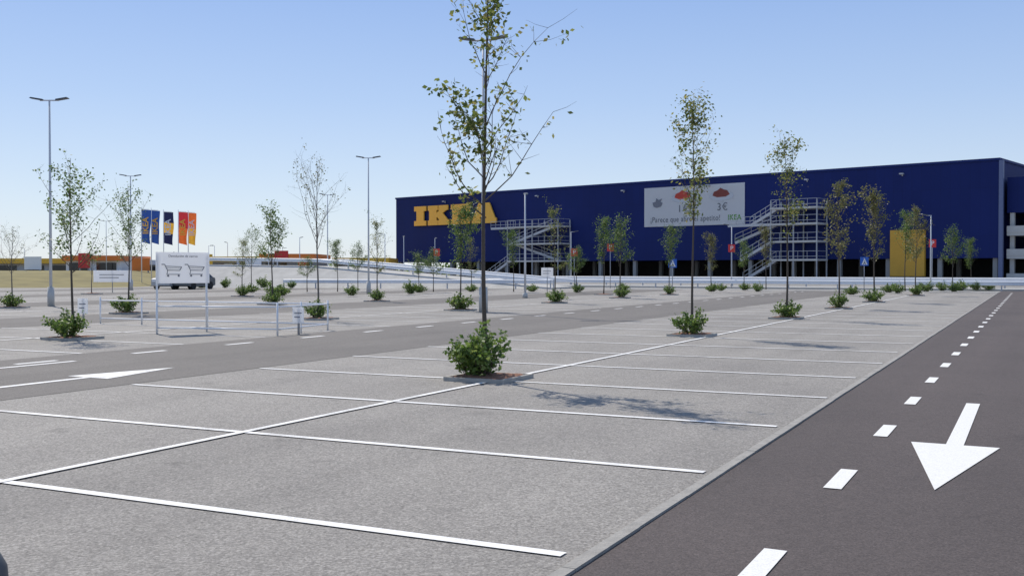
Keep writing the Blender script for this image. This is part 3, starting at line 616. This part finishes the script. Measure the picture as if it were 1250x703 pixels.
def notice(u,v,w,zb,zt,m='white',label="small white notice panel on a slim post",blk=None,name="notice_sign",cat="sign"):
    x,y=gp(u,v); e=obj(name,None,(x,y,0),0,label=label,category=cat)
    m_=MB(); m_.tube([(0,0.03,0),(0,0.03,zt)],[0.03,0.03],8); obj("post",m_.mesh("notice_post",M['steel'],True),parent=e)
    m_=MB(); m_.box(-w/2,w/2,-0.03,-0.001,zb,zt); p_=obj("panel",m_.mesh("notice_panel",M[m]),parent=e)
    if blk=='ped':
        h=zt-zb; m_=MB(); m_.add([(-w*.36,-.035,zb+h*.12),(w*.36,-.035,zb+h*.12),(0,-.035,zb+h*.88)],[(0,1,2)]); t_=obj("symbol",m_.mesh("sign_symbol",M['white']),parent=p_)
        m_=MB(); m_.bar((0,-.04,zb+h*.3),(0.02,-.04,zb+h*.6),0.01,0.07); m_.bar((0,-.04,zb+h*.35),(-.09,-.04,zb+h*.18),0.01,0.05); m_.bar((0,-.04,zb+h*.35),(.09,-.04,zb+h*.18),0.01,0.05); obj("walker_symbol",m_.mesh("walker_symbol",M['black']),parent=p_)
    elif blk=='txt':
        h=zt-zb; m_=MB()
        for k in range(2): m_.box(-w*.34,w*(.32-0.14*k),-0.036,-0.031,zt-h*(0.40+0.25*k),zt-h*(0.34+0.25*k))
        obj("symbol",m_.mesh("sign_symbol",M['midg']),parent=p_)
    elif blk=='P':
        obj("symbol",text_mesh("P",(zt-zb)*0.8,M['white'],"sign_symbol",0.004),(0,-0.036,(zt+zb)/2),0,parent=p_)
notice(364,408,0.28,0.28,0.68,'board',blk='txt'); notice(101,398,0.28,0.35,0.8,'board',blk='txt')
notice(137,357,2.7,0.75,1.6,'board',blk='txt',label="wide white information panel beside the grass bank")
notice(1055,356,0.62,1.95,2.6,'bluesign',"square blue pedestrian crossing sign on a post",'ped',"crossing_sign")
notice(821,356,0.62,1.8,2.45,'bluesign',"square blue pedestrian crossing sign on a post",'ped',"crossing_sign")
notice(668,356,0.9,1.1,1.8,'board',blk='txt')
for u,v,vs in ((701,352,308),(893,352,303),(1138,353,297),(533,351,308),(745,352,302)):
    x,y=gp(u,v); z=HCAM+(HOR-vs)/F*y
    notice(u,v,0.6,z-0.35,z+0.33,'red',"square red row marker sign on a tall post",'P',"row_marker_sign")
def car_meshes(col,name):
    cm=mat(name,col,0.3,0.03,1)
    b=MB(); b.prism([(-2.05,0.35),(-2.05,0.85),(-1.75,0.95),(-0.95,1.0),(0.0,1.0),(1.9,1.0),(2.05,0.85),(2.05,0.35),(1.7,0.25),(-1.7,0.25)],-0.85,0.85)
    me=b.mesh("car_body",cm)
    g_=MB()
    g_.add([(-1.0,-.8,1.003),(1.8,-.8,1.003),(1.8,.8,1.003),(-1.0,.8,1.003),(-.35,-.62,1.42),(1.3,-.62,1.42),(1.3,.62,1.42),(-.35,.62,1.42)],[(0,1,5,4),(1,2,6,5),(2,3,7,6),(3,0,4,7),(4,5,6,7)])
    r=MB(); r.add([(-.38,-.64,1.423),(1.33,-.64,1.423),(1.33,.64,1.423),(-.38,.64,1.423),(-.3,-.56,1.47),(1.22,-.56,1.47),(1.22,.56,1.47),(-.3,.56,1.47)],[(0,1,5,4),(1,2,6,5),(2,3,7,6),(3,0,4,7),(4,5,6,7),(3,2,1,0)])
    w=MB(); w.tube([(0,-.1,0),(0,.1,0)],[0.32,0.32],18)
    h=MB(); h.box(-0.03,0.03,-.16,.16,-.07,.07)
    return me,g_.mesh("car_glass",M['glass']),r.mesh("car_roof",cm),w.mesh("car_wheel",M['tyre']),h.mesh("headlight",M['white'])
CM=[(car_meshes(c,n),l) for c,n,l in (((0.10,0.11,0.12),"graphite_car_paint","dark grey parked hatchback"),((0.4,0.41,0.42),"silver_car_paint","silver parked hatchback"))]
def put_car(k,x,y,rot):
    (bm,gm,rm,wm,hm),lb=CM[k]
    e=obj("parked_car",None,(x,y,0),rot,label=lb+" standing beside the lot",category="car",group="cars parked near the lot edge")
    obj("body",bm,parent=e); obj("windows",gm,parent=e); obj("roof",rm,parent=e)
    for wx in (-1.3,1.3):
        for wy in (-0.8,0.8): obj("wheel",wm,(wx,wy,0.32),0,parent=e)
    for wy in (-0.6,0.6): obj("headlight",hm,(-2.06,wy,0.72),0,parent=e)
for k,u,v,r in ((1,212,353,1.35),(0,236,353,1.3)):
    x,y=gp(u,v); put_car(k,x,y,r)
e=obj("bollard",None,(-1.545,2.95,0),0,label="dark rounded bollard standing on grey asphalt",category="bollard")
m_=MB(); m_.tube([(0,0,0),(0,0,0.68),(0,0,0.74),(0,0,0.79),(0,0,0.81)],[0.085,0.085,0.08,0.055,0.02],20); obj("post",m_.mesh("bollard_post",M['dark'],True),parent=e)
m_=MB(); m_.tube([(0,0,0.55),(0,0,0.62)],[0.088,0.088],20,False); obj("band",m_.mesh("bollard_band",M['greyg'],True),parent=e)
# ---------------------------------------------------------------- light
SUN_AZ=math.radians(-31); SUN_EL=math.radians(52)
w=bpy.data.worlds.new("World"); S.world=w; w.use_nodes=True; nt=w.node_tree; N_=nt.nodes; K_=nt.links
sk=N_.new("ShaderNodeTexSky"); sk.sky_type='NISHITA'; sk.sun_disc=False; sk.sun_elevation=SUN_EL; sk.sun_rotation=SUN_AZ
sk.air_density=1.0; sk.dust_density=0.6; sk.ozone_density=2.0; sk.altitude=300
sc_=N_.new("ShaderNodeMix"); sc_.data_type='RGBA'; sc_.blend_type='MULTIPLY'; sc_.inputs[0].default_value=1.0; sc_.inputs[7].default_value=(1.0,1.0,1.08,1)
K_.new(sk.outputs[0],sc_.inputs[6])
tcw=N_.new("ShaderNodeTexCoord"); sp=N_.new("ShaderNodeSeparateXYZ"); K_.new(tcw.outputs["Generated"],sp.inputs[0])
rw=ramp(N_,K_,sp.outputs[2],[(0.0,(0.76,0.84,0.91)),(0.06,(0.66,0.78,0.92)),(0.16,(0.46,0.62,0.90)),(0.28,(0.29,0.46,0.84)),(1.0,(0.22,0.33,0.58))])
vm=N_.new("ShaderNodeVectorMath"); vm.operation='SCALE'; vm.inputs["Scale"].default_value=1/0.11; K_.new(rw.outputs[0],vm.inputs[0])
mw=N_.new("ShaderNodeMix"); mw.data_type='RGBA'; mw.inputs[0].default_value=0.76
K_.new(sc_.outputs[2],mw.inputs[6]); K_.new(vm.outputs[0],mw.inputs[7])
bg=N_["Background"]; bg.inputs["Strength"].default_value=0.11; K_.new(mw.outputs[2],bg.inputs["Color"])
sl_=bpy.data.lights.new("sun",'SUN'); sl_.energy=4.3; sl_.angle=math.radians(0.5); sl_.color=(1,0.93,0.83)
so=bpy.data.objects.new("sun",sl_); S.collection.objects.link(so)
dirv=Vector((math.sin(SUN_AZ)*math.cos(SUN_EL),math.cos(SUN_AZ)*math.cos(SUN_EL),math.sin(SUN_EL)))
so.rotation_euler=dirv.to_track_quat('Z','Y').to_euler()
S.view_settings.view_transform='Standard'; S.view_settings.look='None'; S.view_settings.exposure=0
cd=bpy.data.cameras.new("camera"); cd.sensor_width=36; cd.lens=36*F/1250; cd.clip_end=9000; cd.clip_start=0.05
co=bpy.data.objects.new("camera",cd); S.collection.objects.link(co); co.location=(0,0,HCAM)
co.rotation_euler=(math.radians(90)-math.atan((351.5-HOR)/F),0,0)
S.camera=co
